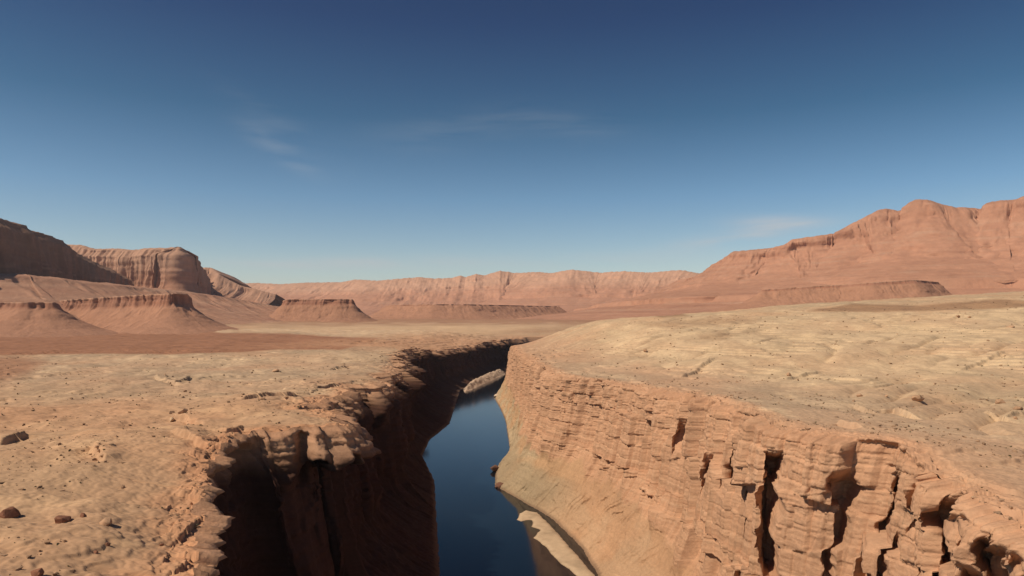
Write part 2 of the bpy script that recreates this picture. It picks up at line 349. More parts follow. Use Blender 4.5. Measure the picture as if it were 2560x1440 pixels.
    Z = Z + tal*(fbm2(X/14, YY/14, 3, 441)*1.6+np.abs(n2(X/3.2,YY/3.6,443))*1.3)*rough[:,None] + cliff*lip*fbm2(SS/7, Z/5, 2, 451)*.25
    ok = sst(.015, 0, PZ)
    # colour
    zz = Z + 2.5*n2(SS/150, Z*0, 471)
    band = n2(zz/7, zz*0+1, 481)*.6 + n2(zz/2.2, zz*0+4, 491)*.4
    c = mix(ROCK, c_(.56,.35,.22), sst(0,.5,band)); c = mix(c, c_(.44,.225,.13), sst(.05,.55,-band))
    c = mix(c, ROCK*1.03, .45+0*band)
    c = mix(c, ORANGE, (ok+.6*sst(.10,0,PZ)*sst(.2,-.2,band)).clip(0,1))
    st = n2(SS/5, Z/45, 495); c = c*(1-.12*sst(.15,.5,st)*cliff)[...,None]
    tc = mix(c_(.45,.28,.16), c_(.44,.325,.205), sst(-.1,.35,fbm2(YY/55, Z/28, 3, 501)+.3*sst(.75,.95,PZ)+.25*sst(700,860,YY)*sst(1500,1000,YY)-.12))
    if side == 'R': tc = mix(tc, c_(.33,.245,.155), .85*sst(640,720,YY)*sst(1150,950,YY)*sst(.72,.84,PZ+.08*n2(YY/40,Z/20,503))); tc = mix(tc, c_(.47,.27,.16), .6*sst(760,640,YY))
    c = mix(c, tc, sst(.25, .75, 1-cliff))
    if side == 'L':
        c = mix(c, SHADE_RED, .93*sst(.03,.16,PZ)*sst(2980,2800,YY))  # shade of the unlit wall painted in as near-black below the rim
    c = mix(c, c_(.20,.125,.08), .75*sst(-196.5,-199.5,Z))
    V = np.stack([X, YY, Z], -1)
    return V, c*.95

def plateau(side, Ys, rimV, ncol, wmax_k, wmax_c, p=1.35):
    n = len(Ys); t = np.linspace(0, 1, ncol)**p
    W = (wmax_k*Ys + wmax_c)[:,None]*t[None,:]
    sg = -1 if side == 'L' else 1
    if side == 'L': W = np.maximum(rimV[:,0][:,None] + (1.25*Ys+140)[:,None], 80)*t[None,:]
    else: W = np.maximum((1.25*Ys+220)[:,None] - rimV[:,0][:,None], 80)*t[None,:]
    X = rimV[:,0][:,None] + sg*W; YY = np.repeat(Ys[:,None], ncol, 1)
    # true distance to the rim is shorter than the sideways one where the rim runs across
    sl = np.abs(np.gradient(smooth1(rimV[:,0], Ys, 60), Ys)); Wt = W/np.sqrt(1+sl**2)[:,None]
    Z = (GL if side == 'L' else GR)(X, YY, Wt)
    Z[:,0] = rimV[:,2]
    Z[:,1:4] = Z[:,1:4]*np.array([.4,.7,.9]) + rimV[:,2][:,None]*np.array([.6,.3,.1])
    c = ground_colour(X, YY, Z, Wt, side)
    return np.stack([X, YY, Z], -1), c

import time; T0 = time.time()
YL = np.concatenate([rows(70, 3080), ])
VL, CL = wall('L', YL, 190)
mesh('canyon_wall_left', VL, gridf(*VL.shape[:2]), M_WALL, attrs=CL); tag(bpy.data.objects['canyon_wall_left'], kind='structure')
YR = rows(70, 2880, .36, .0011)
VR, CR = wall('R', YR, 330)
mesh('canyon_wall_right', VR, gridf(*VR.shape[:2], flip=True), M_WALL, attrs=CR); tag(bpy.data.objects['canyon_wall_right'], kind='structure')
print('walls', VL.shape, VR.shape, time.time()-T0)

YF = rows(YL[-1], 30000, 8, .006)[1:]
YPL = np.concatenate([YL, YF])
rimF = np.stack([interp(YF, KL), YF, GL(interp(YF, KL), YF, 0*YF)], -1)
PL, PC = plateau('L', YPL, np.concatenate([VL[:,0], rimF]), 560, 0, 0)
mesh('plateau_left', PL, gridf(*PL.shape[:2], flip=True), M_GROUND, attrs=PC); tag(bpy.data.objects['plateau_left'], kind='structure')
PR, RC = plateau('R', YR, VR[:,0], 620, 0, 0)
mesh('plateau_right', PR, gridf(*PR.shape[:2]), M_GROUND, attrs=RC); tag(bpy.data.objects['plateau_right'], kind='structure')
print('plateaus', PL.shape, PR.shape, time.time()-T0)

# ---------------------------------------------------------------- river
mw = bpy.data.materials.new('river_water'); mw.use_nodes = True; nt = mw.node_tree; b = nt.nodes['Principled BSDF']
b.inputs['Base Color'].default_value = (.003, .007, .012, 1); b.inputs['Roughness'].default_value = .085; b.inputs['IOR'].default_value = 1.33
g = nt.nodes.new('ShaderNodeNewGeometry'); mp = nt.nodes.new('ShaderNodeMapping'); mp.inputs['Scale'].default_value = (.35, .12, 1)
nz_ = nt.nodes.new('ShaderNodeTexNoise'); nz_.inputs['Scale'].default_value = 1; nz_.inputs['Detail'].default_value = 4
bp = nt.nodes.new('ShaderNodeBump'); bp.inputs['Strength'].default_value = .25; bp.inputs['Distance'].default_value = .05
nt.links.new(g.outputs['Position'], mp.inputs['Vector']); nt.links.new(mp.outputs[0], nz_.inputs['Vector']); nt.links.new(nz_.outputs['Fac'], bp.inputs['Height']); nt.links.new(bp.outputs[0], b.inputs['Normal'])
ry = rows(-200, 3000, 20, .0); rx = np.linspace(-260, 900, 40)
V = np.stack([np.repeat(rx[None,:], len(ry), 0), np.repeat(ry[:,None], len(rx), 1), np.full((len(ry), len(rx)), RIVER)], -1)
tag(mesh('river', V, gridf(*V.shape[:2]), mw), kind='structure')

# ---------------------------------------------------------------- sandbars
def at(px, py, z): y = -z*FPX/(py-YH); return ((px-CX)/FPX*y, y)
def outline_mound(name, pts, height, col, edge, step=2.0, seed=1, z0=RIVER, noise=.6, rag=3.5):
    P = np.array(pts, float); x0, y0 = P.min(0)-4; x1, y1 = P.max(0)+4
    xs = np.arange(x0, x1, step); ys = np.arange(y0, y1, step)
    X, Y = np.meshgrid(xs, ys); sd = poly_sd(X, Y, pts) + 2.2*fbm2(X/12, Y/12, 3, seed)*min(rag, edge/6)
    Z = z0 - 1.2 + (height+1.2)*sst(1.5, -edge, sd) + fbm2(X/9, Y/9, 4, seed+5, .6)*noise*sst(0,-edge,sd)
    V = np.stack([X, Y, Z], -1); q = gridf(*X.shape)
    keep = (Z.ravel()[q] > z0-1.0).any(1); q = q[keep]
    u, inv = np.unique(q, return_inverse=True)
    C = mix(col, col*.8, sst(-.1,.5,fbm2(X/15,Y/15,3,seed+8))); C = mix(C, c_(.2,.125,.08), .7*sst(z0+.3, z0+.02, Z))
    return tag(mesh(name, V.reshape(-1,3)[u], inv.reshape(-1,4), M_BAR, attrs=C.reshape(-1,3)[u]), kind='structure')
bar = [at(a, b_, RIVER) for a, b_ in [(1282,1300),(1290,1283),(1312,1272),(1350,1280),(1385,1312),(1420,1350),(1460,1395),(1500,1440),(1600,1560),(1520,1560),(1430,1440),(1385,1405),(1345,1360),(1322,1345),(1340,1325),(1318,1318),(1322,1303),(1300,1310)]]
outline_mound('sandbar', bar, 1.1, c_(.50,.37,.245), 9, 1.2, 611, noise=.35, rag=.7)
isl = [at(a, b_, RIVER) for a, b_ in [(1155,975),(1165,962),(1200,945),(1235,932),(1262,926),(1266,936),(1240,948),(1210,962),(1180,976),(1160,982)]]
outline_mound('talus_island', isl, 15, c_(.46,.34,.25), 30, 2.5, 621, noise=9)
spit = [at(a, b_, RIVER) for a, b_ in [(1238,994),(1244,984),(1262,976),(1290,972),(1300,1000),(1270,1006),(1246,1003)]]
outline_mound('gravel_bar', spit, 2.5, c_(.58,.44,.32), 6, 3, 631)
print('bars', time.time()-T0)

# ---------------------------------------------------------------- far cliffs, hills and mesas
def W3(px, py, Y): return ((px-CX)/FPX*Y, Y, (YH-py)/FPX*Y)
def resample(P, n):
    P = np.array(P, float); d = np.concatenate([[0], np.cumsum(np.hypot(*np.diff(P[:,:2], axis=0).T))]); s = np.linspace(0, d[-1], n)
    return np.stack([np.interp(s, d, P[:,k]) for k in range(P.shape[1])], -1), s
def sweep(name, pts, n, prof, nt_, zbase, colf, relief, seed, smoothw=0, jag=0, mat=None, closed=False):
    """pts: (x,y,ztop) along the brink; prof: list of (outward metres, height share 1=brink 0=base)"""
    P, s = resample(pts + ([pts[0]] if closed else []), n)
    if closed: P = P[:-1]; s = s[:-1]
    if smoothw:
        k = np.hanning(max(3, int(smoothw/(s[1]-s[0]))*2+1)); k /= k.sum(); h = len(k)//2
        for c in range(2):
            a = np.pad(P[:,c], h, mode='wrap' if closed else 'edge'); 
            P[:,c] = np.convolve(a, k, mode='valid')
    if closed:
        tx = np.roll(P[:,0],-3)-np.roll(P[:,0],3); ty = np.roll(P[:,1],-3)-np.roll(P[:,1],3)
    else: tx = np.gradient(P[:,0]); ty = np.gradient(P[:,1])
    l = np.hypot(tx, ty)+1e-9; nx = ty/l; ny = -tx/l                   # right of the walking direction
    pr = np.array(prof, float); al = np.concatenate([[0], np.cumsum(np.hypot(np.diff(pr[:,0]), np.diff(pr[:,1])*300))])
    t = np.linspace(0, al[-1], nt_); o = np.interp(t, al, pr[:,0])[None,:]; hgt = np.interp(t, al, pr[:,1])[None,:]
    SS = np.repeat(s[:,None], nt_, 1); ZT = P[:,2][:,None] + jag*fbm2(s/70, s*0, 4, seed+1, .6)[:,None]
    HH = hgt + 0*SS
    Z = zbase + (ZT-zbase)*HH
    out = o + relief(SS, HH, Z, o+0*SS)
    X = P[:,0][:,None] + nx[:,None]*out; Y = P[:,1][:,None] + ny[:,None]*out
    Z = Z + fbm2(X/60, Y/60, 4, seed+3)*3.0*sst(1,.9,HH)
    C = colf(SS, HH, Z, X, Y, o)
    q = gridf(n if not closed else len(P), nt_) if not closed else None
    V = np.stack([X, Y, Z], -1)
    if closed:
        V2 = V; nn = len(P); i = np.arange(nn)[:,None]; j = np.arange(nt_-1)[None,:]; i2 = (i+1)%nn
        q = np.stack([i*nt_+j, i2*nt_+j, i2*nt_+j+1, i*nt_+j+1], -1).reshape(-1,4)
    return tag(mesh(name, V, q, mat or M_FAR, attrs=C), kind='structure')
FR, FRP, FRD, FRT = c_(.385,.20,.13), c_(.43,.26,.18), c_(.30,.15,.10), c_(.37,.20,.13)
def gully(SS, amp, w, seed): return -amp*(1-2*np.abs(n2(SS/w, SS*0+seed, seed)))
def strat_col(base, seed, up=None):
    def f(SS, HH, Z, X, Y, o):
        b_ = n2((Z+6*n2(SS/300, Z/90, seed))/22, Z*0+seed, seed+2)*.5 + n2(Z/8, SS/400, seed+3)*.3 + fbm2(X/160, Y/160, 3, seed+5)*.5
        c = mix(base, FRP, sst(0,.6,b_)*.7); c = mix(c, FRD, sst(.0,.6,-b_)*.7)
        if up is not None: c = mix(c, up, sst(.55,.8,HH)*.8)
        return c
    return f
# a) the high cliff on the left: a headland whose shade is deepened in its rock colour, then a lit wall with a square corner
cl = [W3(-420,440,2800), W3(-150,515,3200), W3(0,545,3600), W3(35,556,3750), W3(70,574,3950), W3(100,582,4150), W3(130,596,4400), W3(150,610,4600), W3(185,632,4760), W3(215,646,4900), W3(250,662,5060), W3(290,684,5250), W3(325,702,5420), W3(355,718,5560), W3(420,770,5900)]
cl2 = [W3(60,606,6300), W3(140,610,5900), W3(165,611,5780), W3(200,612,5720), W3(235,622,5700), W3(290,621,5620), W3(330,625,5540), W3(370,620,5440), W3(410,620,5330), W3(448,617,5220), W3(460,630,5500), W3(476,655,5850), W3(488,668,6300), W3(498,690,7100)]
def rel_cliff(SS, HH, Z, o):
    f = sst(1.0,.97,HH); cf = sst(.30,.5,HH)
    d = -np.abs(n2(SS/260, Z/1500, 701))*85*f*(.4+.6*cf) - np.abs(n2(SS/70, Z/600, 702))*48*f*cf + n2(SS/25, Z/200, 703)*14*f
    d = d + n2(Z/30, SS/300, 704)*6*f*cf + (1-cf)*np.abs(n2(SS/120, Z/900, 705))*60 + 60*f
    return d
backh = [(-800,-.1),(-500,.5),(-200,.93),(-20,1)]
back = [(-230,-.1),(-190,.9),(-20,1)]
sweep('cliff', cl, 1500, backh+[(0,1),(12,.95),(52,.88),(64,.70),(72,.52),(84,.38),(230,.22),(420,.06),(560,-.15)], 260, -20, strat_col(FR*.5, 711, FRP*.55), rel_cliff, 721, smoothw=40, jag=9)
sweep('cliff', cl2, 1500, back+[(0,1),(12,.95),(52,.88),(64,.70),(72,.52),(84,.38),(230,.22),(420,.06),(560,-.15)], 260, -20, strat_col(FR*.95, 711, FRP*1.0), rel_cliff, 727, smoothw=22, jag=9)
# b) knob and low spur right of it
kn = [W3(455,700,7200), W3(488,676,7050), W3(505,668,7000), W3(525,667,7000), W3(548,684,6900), W3(575,700,6900), W3(600,712,6900), W3(690,735,6900)]
hillp = [(-1500,-.1),(-700,.35),(-200,.85),(0,1),(90,.82),(300,.55),(700,.25),(1500,0),(1700,-.1)]
def warp(SS, Z, sd, k=1.0): return SS + k*60*n2(SS/170, Z/130, sd+40) + k*22*n2(SS/50, Z/40, sd+41)
def rel_hill(a, w, sd):
    def f(SS, HH, Z, o):
        S2 = warp(SS, Z, sd); return (-np.abs(n2(S2/w, Z/700, sd))*a*.7 - np.abs(n2(S2/(w*.35), Z/300, sd+1))*a*.25)*sst(1,.8,HH)
    return f
sweep('foothill', kn, 400, hillp, 120, -20, strat_col(FR, 731, FRP), rel_hill(140, 150, 733), 735, jag=8)
# c) smooth apron in front of the shaded cliff
ap = [W3(-700,660,3000), W3(-200,672,3150), W3(0,684,3300), W3(60,683,3380), W3(95,690,3420), W3(135,692,3500), W3(200,702,3600), W3(280,708,3750), W3(350,717,3900), W3(450,726,4100), W3(560,742,4300), W3(700,768,4600), W3(800,790,4800)]
sweep('hills', ap, 700, [(-900,-.1),(-500,.4),(-200,.85),(0,1),(120,.93),(260,.70),(500,.42),(900,.1),(1300,-.25)], 140, -40, strat_col(c_(.36,.20,.135), 741), rel_hill(110, 130, 743), 745, jag=6)
# d) far range across the middle
rg = [W3(300,712,12500), W3(590,709,12500), W3(640,707,12000), W3(700,710,11800), W3(760,706,11500), W3(850,705,11300), W3(890,698,11200), W3(940,701,11000), W3(1000,696,11000), W3(1050,692,11000), W3(1085,696,11000), W3(1130,694,11000), W3(1150,688,11000), W3(1165,692,11000), W3(1190,684,11000), W3(1210,688,11000), W3(1250,676,11000), W3(1290,682,11000),
      W3(1340,679,10800), W3(1375,682,10600), W3(1430,673,10500), W3(1500,681,10500), W3(1560,677,10300), W3(1620,681,10200), W3(1700,674,10000), W3(1765,686,9800), W3(1850,690,9500), W3(2100,690,9500)]
sweep('mountain_range', rg, 1400, [(-3000,0),(-1200,.6),(-300,.93),(0,1),(200,.88),(350,.80),(600,.64),(900,.5),(1000,.42),(1700,.25),(3000,.08),(4200,-.1)], 170, 0, strat_col(FR*1.2, 751, FRP*1.2), lambda SS, HH, Z, o: -np.abs(n2(warp(SS,Z,750,3)/520, Z/1500, 753))*110*sst(1,.7,HH) + fbm2(SS/260, Z/90, 4, 758)*90*sst(1,.85,HH) - np.abs(n2(warp(SS,Z,752,2)/150, Z/600, 754))*16*sst(1,.8,HH) + n2(Z/45, SS/2500, 757)*40*sst(1,.9,HH), 755, jag=14, smoothw=260)
# e) the mountain on the right
rm = [W3(1700,700,7000), W3(1765,686,6500), W3(1782,672,6300), W3(1805,650,6100), W3(1835,628,6000), W3(1870,625,5900), W3(1930,619,5800), W3(1960,611,5700), W3(1978,599,5700), W3(2020,592,5650), W3(2060,586,5600), W3(2085,584,5600), W3(2110,570,5500), W3(2150,548,5500), W3(2195,524,5450), W3(2215,521,5450), W3(2245,526,5400), W3(2262,524,5400), W3(2268,507,5350), W3(2290,498,5300), W3(2318,497,5250), W3(2350,509,5250), W3(2390,517,5200), W3(2430,519,5200),
      W3(2452,522,5200), W3(2466,506,5150), W3(2500,500,5100), W3(2540,498,5050), W3(2556,490,5000), W3(2620,484,4900), W3(2900,450,4600), W3(3300,430,4300)]
def rel_m(SS, HH, Z, o):
    cf = sst(.55,.72,HH)*sst(1,.97,HH)
    SS = warp(SS, Z, 760, 1.2); d = fbm2(SS/120, Z/70, 4, 769)*60*sst(1,.85,HH)*(1-cf) - np.abs(n2(SS/380, Z/1200, 761))*130*sst(1,.85,HH) - np.abs(n2(SS/110, Z/350, 762))*20*cf - np.abs(n2(SS/60, Z/300, 766))*14*(1-cf)*sst(1,.9,HH) + n2(SS/28, Z/220, 763)*12*sst(1,.95,HH)
    d = d + n2(Z/26, SS/900, 764)*22*cf
    return d + 30*cf
sweep('mountain', rm, 1400, [(-3000,0),(-1200,.6),(-300,.96),(0,1),(60,.94),(130,.84),(220,.74),(330,.66),(600,.47),(1150,.285),(1160,.225),(1500,.13),(2000,.05),(2600,-.05),(3000,-.25)], 300, -10, strat_col(FR*1.08, 771, None), rel_m, 775, jag=8, smoothw=90)

# f) mesas: outline on the plan, brink height, cliff band over a talus skirt
def mesa(name, rimpts, ztop, zbase, cliff_h, skirt, n, seed, amp=30, tilt=None, top=FRP, cap=1.0):
    P = [(x, y, (ztop if tilt is None else tilt(x, y))) for x, y in rimpts]
    P, s = resample(P+[P[0]], n+1); P = P[:-1]; s = s[:-1]
    k = np.hanning(13); k /= k.sum()
    for c in range(2): P[:,c] = np.convolve(np.pad(P[:,c], 6, mode='wrap'), k, mode='valid')
    area = .5*np.sum(P[:,0]*np.roll(P[:,1],-1)-np.roll(P[:,0],-1)*P[:,1])
    if area < 0: P = P[::-1].copy()
    tx = np.roll(P[:,0],-3)-np.roll(P[:,0],3); ty = np.roll(P[:,1],-3)-np.roll(P[:,1],3); l = np.hypot(tx,ty)+1e-9; nx = ty/l; ny = -tx/l
    H = P[:,2][:,None]-zbase; ch = cliff_h/H.mean()
    pr = np.array([(0,0),(3,.02),(5,.3*ch),(9,.6*ch),(14,ch),(14+skirt*.25,ch+(1-ch)*.42),(14+skirt*.6,ch+(1-ch)*.78),(14+skirt,1),(20+skirt*2.2,1.55)])
    al = np.concatenate([[0], np.cumsum(np.hypot(np.diff(pr[:,0]), np.diff(pr[:,1])*H.mean()))]); t = np.linspace(0,al[-1],90)
    o = np.interp(t,al,pr[:,0])[None,:]; hh = np.interp(t,al,pr[:,1])[None,:]
    SS = np.repeat(s[:,None], 90, 1); HH = hh+0*SS; Z = P[:,2][:,None]-H*HH
    cf = sst(ch*1.25, ch*.7, HH); f = sst(0,.02,HH)
    SS = SS + 22*n2(SS/90, Z/60, seed+11) + 9*n2(SS/26, Z/25, seed+12)
    d = -np.abs(n2(SS/110, Z/800, seed))*amp*1.5*f*(.2+.8*cf) - np.abs(n2(SS/32, Z/500, seed+1))*amp*.8*(.15+.85*cf)*f + n2(SS/9, Z/60, seed+2)*4*f + n2(Z/9, SS/300, seed+3)*6*cf*f
    d = d - np.abs(n2(SS/60, Z/300, seed+6))*amp*.3*(1-cf)
    # brink follows the same alcoves
    d0 = (-np.abs(n2(s/110, s*0, seed))*amp*.9 - np.abs(n2(s/32, s*0, seed+1))*amp*.5)[:,None]
    OO = o + d*.6 + d0*(.25+.75*cf) + (1-cf)*14*fbm2(SS/70, Z/45, 3, seed+13)
    X = P[:,0][:,None]+nx[:,None]*OO; Y = P[:,1][:,None]+ny[:,None]*OO; Z = Z + fbm2(X/40,Y/40,3,seed+4)*2*f
    C = mix(FRD*1.05, c_(.29,.135,.085), sst(-.3,.3,n2(Z/7, SS/200, seed+7)+.4*fbm2(X/50,Y/50,3,seed+8))); C = mix(c_(.37,.195,.125), C, cf*.9); C = mix(C, top, sst(.05,0,HH))
    cx, cy = P[:,0].mean(), P[:,1].mean()
    rings = []
    for fr in (.0,.3,.6,.8,.93):
        xr = cx+(X[:,0]-cx)*fr; yr = cy+(Y[:,0]-cy)*fr; rings.append(np.stack([xr, yr, (Z[:,0]*fr + Z[:,0].mean()*(1-fr))+2*fbm2(xr/90, yr/90, 3, seed+9)+1.5*(1-fr)], -1))
    V = np.concatenate([np.stack(rings,1), np.stack([X,Y,Z],-1)], 1); C = np.concatenate([np.broadcast_to(top, (n,5,3)), C], 1)
    nt_ = V.shape[1]; i = np.arange(n)[:,None]; j = np.arange(nt_-1)[None,:]; i2=(i+1)%n
    q = np.stack([i*nt_+j, i*nt_+j+1, i2*nt_+j+1, i2*nt_+j], -1).reshape(-1,4)
    return tag(mesh(name, V, q, M_FAR, attrs=C), kind='structure')
def pts(*a): return [((px-CX)/FPX*Y, Y) for px, Y in a]
mesa('mesa', pts((165,2980),(260,2900),(350,2860),(430,2820),(470,2880),(480,3250),(400,3700),(250,3900),(130,3700),(140,3200)), 108, -50, 48, 230, 1100, 801, 26, tilt=lambda x, y: 88+22*min(1,max(0,(x+1950)/500)))
mesa('mesa', pts((-260,2700),(-60,2560),(60,2520),(140,2560),(150,2900),(60,3300),(-100,3500),(-300,3300)), 66, -55, 26, 230, 800, 821, 20)
mesa('mesa', pts((715,3900),(790,3880),(850,3860),(882,3880),(886,4200),(840,4500),(740,4500),(705,4200)), 118, -10, 34, 150, 700, 841, 16)
mesa('mesa', pts((975,5300),(1080,5100),(1180,5150),(1290,5500),(1400,5900),(1350,6500),(1100,6400),(960,5900)), 118, -5, 10, 240, 800, 861, 24)
mesa('mesa', pts((1905,3700),(2000,3650),(2100,3600),(2180,3500),(2290,3480),(2350,3700),(2300,4100),(2000,4200)), 175, 75, 16, 170, 800, 881, 12, tilt=lambda x, y: 165+40*min(1,max(0,(x-1350)/700)))
print('far', time.time()-T0)

# ---------------------------------------------------------------- boulders and scattered stones
ALLP = np.concatenate([PL.reshape(-1,3), PR.reshape(-1,3)]); ALLW = np.concatenate([VL.reshape(-1,3), VR.reshape(-1,3)])
def locate(px, py, pool=None):
    A = ALLP if pool is None else pool
    ok = A[:,1] > 60; B = A[ok]; u = CX+FPX*B[:,0]/B[:,1]; v = YH-FPX*B[:,2]/B[:,1]
    d = np.hypot(u-px, v-py); m = d < max(3, d.min()*1.6); C = B[m]
    return C[np.argmin(C[:,1])]
def rock_mesh(seed, sub=3, flat=.7):
    import bmesh
    rs = np.random.RandomState(seed); n = 9 if sub < 2 else 16
    p = rs.randn(n, 3); p /= np.linalg.norm(p, axis=1)[:,None]; p *= (.72+.28*rs.rand(n, 1)); p *= np.array([1, .6+.4*rs.rand(), flat])
    bm = bmesh.new(); vs = [bm.verts.new(q) for q in p]; r = bmesh.ops.convex_hull(bm, input=vs)
    bmesh.ops.delete(bm, geom=[v for v in bm.verts if not v.link_faces], context='VERTS')
    if sub > 1:
        bmesh.ops.bevel(bm, geom=list(bm.edges), offset=.06, segments=1, affect='EDGES')
        bmesh.ops.triangulate(bm, faces=list(bm.faces)); bmesh.ops.subdivide_edges(bm, edges=list(bm.edges), cuts=1, use_grid_fill=True); bmesh.ops.triangulate(bm, faces=list(bm.faces))
    bm.verts.index_update(); v = np.array([q.co[:] for q in bm.verts], float)
    if sub > 1: v += .045*np.stack([n3(*(v.T*3.1), seed+k) for k in range(3)], -1)
    f = np.array([[a.index for a in q.verts] for q in bm.faces]); bm.free()
    return v, f
def boulder(px, py, wpx, label, col, group=None, cat='boulder', flat=.7, name='boulder', seed=1, rot=None, water=False):
    p = locate(px, py) if not water else np.array([*at(px, py, RIVER), RIVER-.5]); r = wpx/2*1.12*p[1]/FPX
    v, f = rock_mesh(seed, 3, flat)
    a = rot if rot is not None else seed*1.3; ca, sa = math.cos(a), math.sin(a)
    v = v @ np.array([[ca,sa,0],[-sa,ca,0],[0,0,1]])*r
    o = mesh(name, v, np.zeros((0,4)), M_ROCK, False, attrs=np.broadcast_to(col, v.shape)*(1+.15*n3(*(v.T/r), seed)[:,None]), tri=f)
    o.location = (p[0], p[1], p[2]+r*flat*.34)
    return tag(o, label, cat, group)
RB, RT, RD = c_(.42,.26,.16), c_(.46,.33,.21), c_(.28,.13,.08)
BL = [
 (157,1302,46,'dark red jagged boulder in the lower left foreground sand, tallest of the cluster',RD,.95,'boulder'),
 (268,1308,44,'broad flat-topped tan block right of the dark red jagged boulder, lower left',RB,.6,'boulder'),
 (28,1290,52,'reddish boulder cut by the left edge of the photo, lower left',RD,.7,'boulder'),
 (205,1290,26,'small red rock leaning just right of the tallest dark red boulder',RD,.6,'boulder'),
 (92,1436,34,'dark red boulder cut off by the bottom edge, lower left corner',RD,.8,'boulder'),
 (268,1362,15,'small dark stone standing below the flat-topped tan block',RD,.9,'boulder'),
 (240,1382,13,'small stone on pale sand, lowest of the pair below the tan block',RD,.8,'boulder'),
 (405,1362,13,'lone dark stone on sand left of the shaded lower rim',RD,.8,'boulder'),
 (428,1052,26,'squat tan boulder with a dark right side on the left plateau',RT,.7,'boulder'),
 (457,1030,26,'dark angular boulder at the head of the thin shadowed ledge on the left plateau',RB,.8,'boulder'),
 (430,1030,16,'low dark rock left of the angular boulder by the shadowed ledge',RB,.6,'boulder'),
 (243,1118,15,'upper dark stone of three in a row, middle of the left plateau',RB,.6,'boulder'),
 (247,1128,14,'middle dark stone of three in a row on the left plateau',RB,.6,'boulder'),
 (254,1140,15,'lowest and darkest stone of three in a row on the left plateau',RB,.7,'boulder'),
 (308,1217,12,'dark upright stone alone on the open sand of the left plateau',RB,.9,'boulder'),
 (690,926,24,'flat dark slab lying on pale rock near the red soil, left plateau',RB,.45,'flat rock'),
 (655,996,22,'long low slab casting a shadow left of the rim notch',RB,.45,'flat rock'),
 (715,992,18,'short low slab between the long slab and the rim notch',RB,.45,'flat rock'),
 (1612,877,14,'small brown rock on the smooth near slope of the right plateau',RB,.6,'boulder'),
 (1974,936,16,'dark rock at the left end of the thin curved ledge, right plateau',RB,.7,'boulder'),
 (2150,988,22,'low reddish slab at the left end of the rocky outcrop, right plateau',RB,.5,'flat rock'),
 (2295,1000,42,'largest dark boulder of the rocky outcrop on the right plateau',RB,.55,'boulder'),
 (2218,990,14,'small pinkish rock in the middle of the rocky outcrop, right plateau',RB,.7,'boulder'),
 (2500,1006,24,'upright dark boulder near the right edge of the photo',RB,.8,'boulder'),
 (2545,1020,28,'rounded reddish boulder right beside the upright dark boulder',RB,.5,'boulder'),
 (2536,1044,12,'small dark stone below the rounded reddish boulder, right edge',RB,.9,'boulder'),
 (2525,816,22,'thin dark slab highest on the right plateau, by the right edge',RB,.4,'flat rock'),
 (2395,791,14,'left rock of two on the pale ridge of the right plateau',RB,.5,'boulder'),
 (2422,792,12,'right rock of two on the pale ridge of the right plateau',RB,.5,'boulder'),
]
for i, (px, py, w, lab, col, fl, cat) in enumerate(BL):
    boulder(px, py, w, lab, col, cat=cat, flat=fl, name='boulder' if cat == 'boulder' else 'flat_rock', seed=900+i)
for i, (px, py, w, lab, col, fl) in enumerate([
 (1238,1178,30,'dark wet boulder in the river at the tip of the tan shore, right bank',c_(.13,.07,.05),.8),
 (1252,1217,40,'long dark wet rock at the waterline just above the pale sandbar',c_(.15,.075,.05),.55),
 (1243,992,20,'pale boulder on the small gravel point far up the river',c_(.6,.47,.35),.7),
 (1268,1224,22,'smaller dark rock behind the long wet rock above the sandbar',c_(.15,.075,.05),.6)]):
    boulder(px, py, w, lab, col, flat=fl, seed=960+i, water=True, rot=.9)
# stones and tufts too many and too small to count
def scatter(name, n, seed, size, region, col, label):
    rs = np.random.RandomState(seed); base = [rock_mesh(seed+k, 1, .75) for k in range(4)]
    Vs, Ts, Cs, off = [], [], [], 0
    cand = ALLP[rs.randint(0, len(ALLP), n*9)]
    u = CX+FPX*cand[:,0]/cand[:,1]; v = YH-FPX*cand[:,2]/cand[:,1]
    ok = (cand[:,1] < 1500) & (u > -250) & (u < 2810) & region(cand, u, v); cand = cand[ok][:n]
    for p in cand:
        bv, bf = base[rs.randint(4)]; r = size(rs)*(1+p[1]/700); a = rs.rand()*6.28; ca, sa = math.cos(a), math.sin(a)
        q = bv @ np.array([[ca,sa,0],[-sa,ca,0],[0,0,1]])*r + p + np.array([0,0,r*.25])
        Vs.append(q); Ts.append(bf+off); off += len(q); Cs.append(np.broadcast_to(col*(.75+.5*rs.rand()), q.shape))
    o = mesh(name, np.concatenate(Vs), np.zeros((0,4)), M_ROCK, False, attrs=np.concatenate(Cs), tri=np.concatenate(Ts))
    return tag(o, label, 'stones', kind='stuff')
dens = lambda c, u, v: (fbm2(c[:,0]/60, c[:,1]/60, 3, 951) > -.02) & ~((c[:,1] > 1195) & (c[:,0] < -330))
scatter('scattered_stones', 6500, 961, lambda rs: .16+.85*rs.rand()**5, dens, c_(.30,.19,.12), 'small stones strewn over the pale plateau')
scatter('desert_scrub', 1700, 971, lambda rs: .22+.4*rs.rand()**3, dens, c_(.13,.11,.06), 'low dark desert scrub dotting the plateau')
print('stones', time.time()-T0)

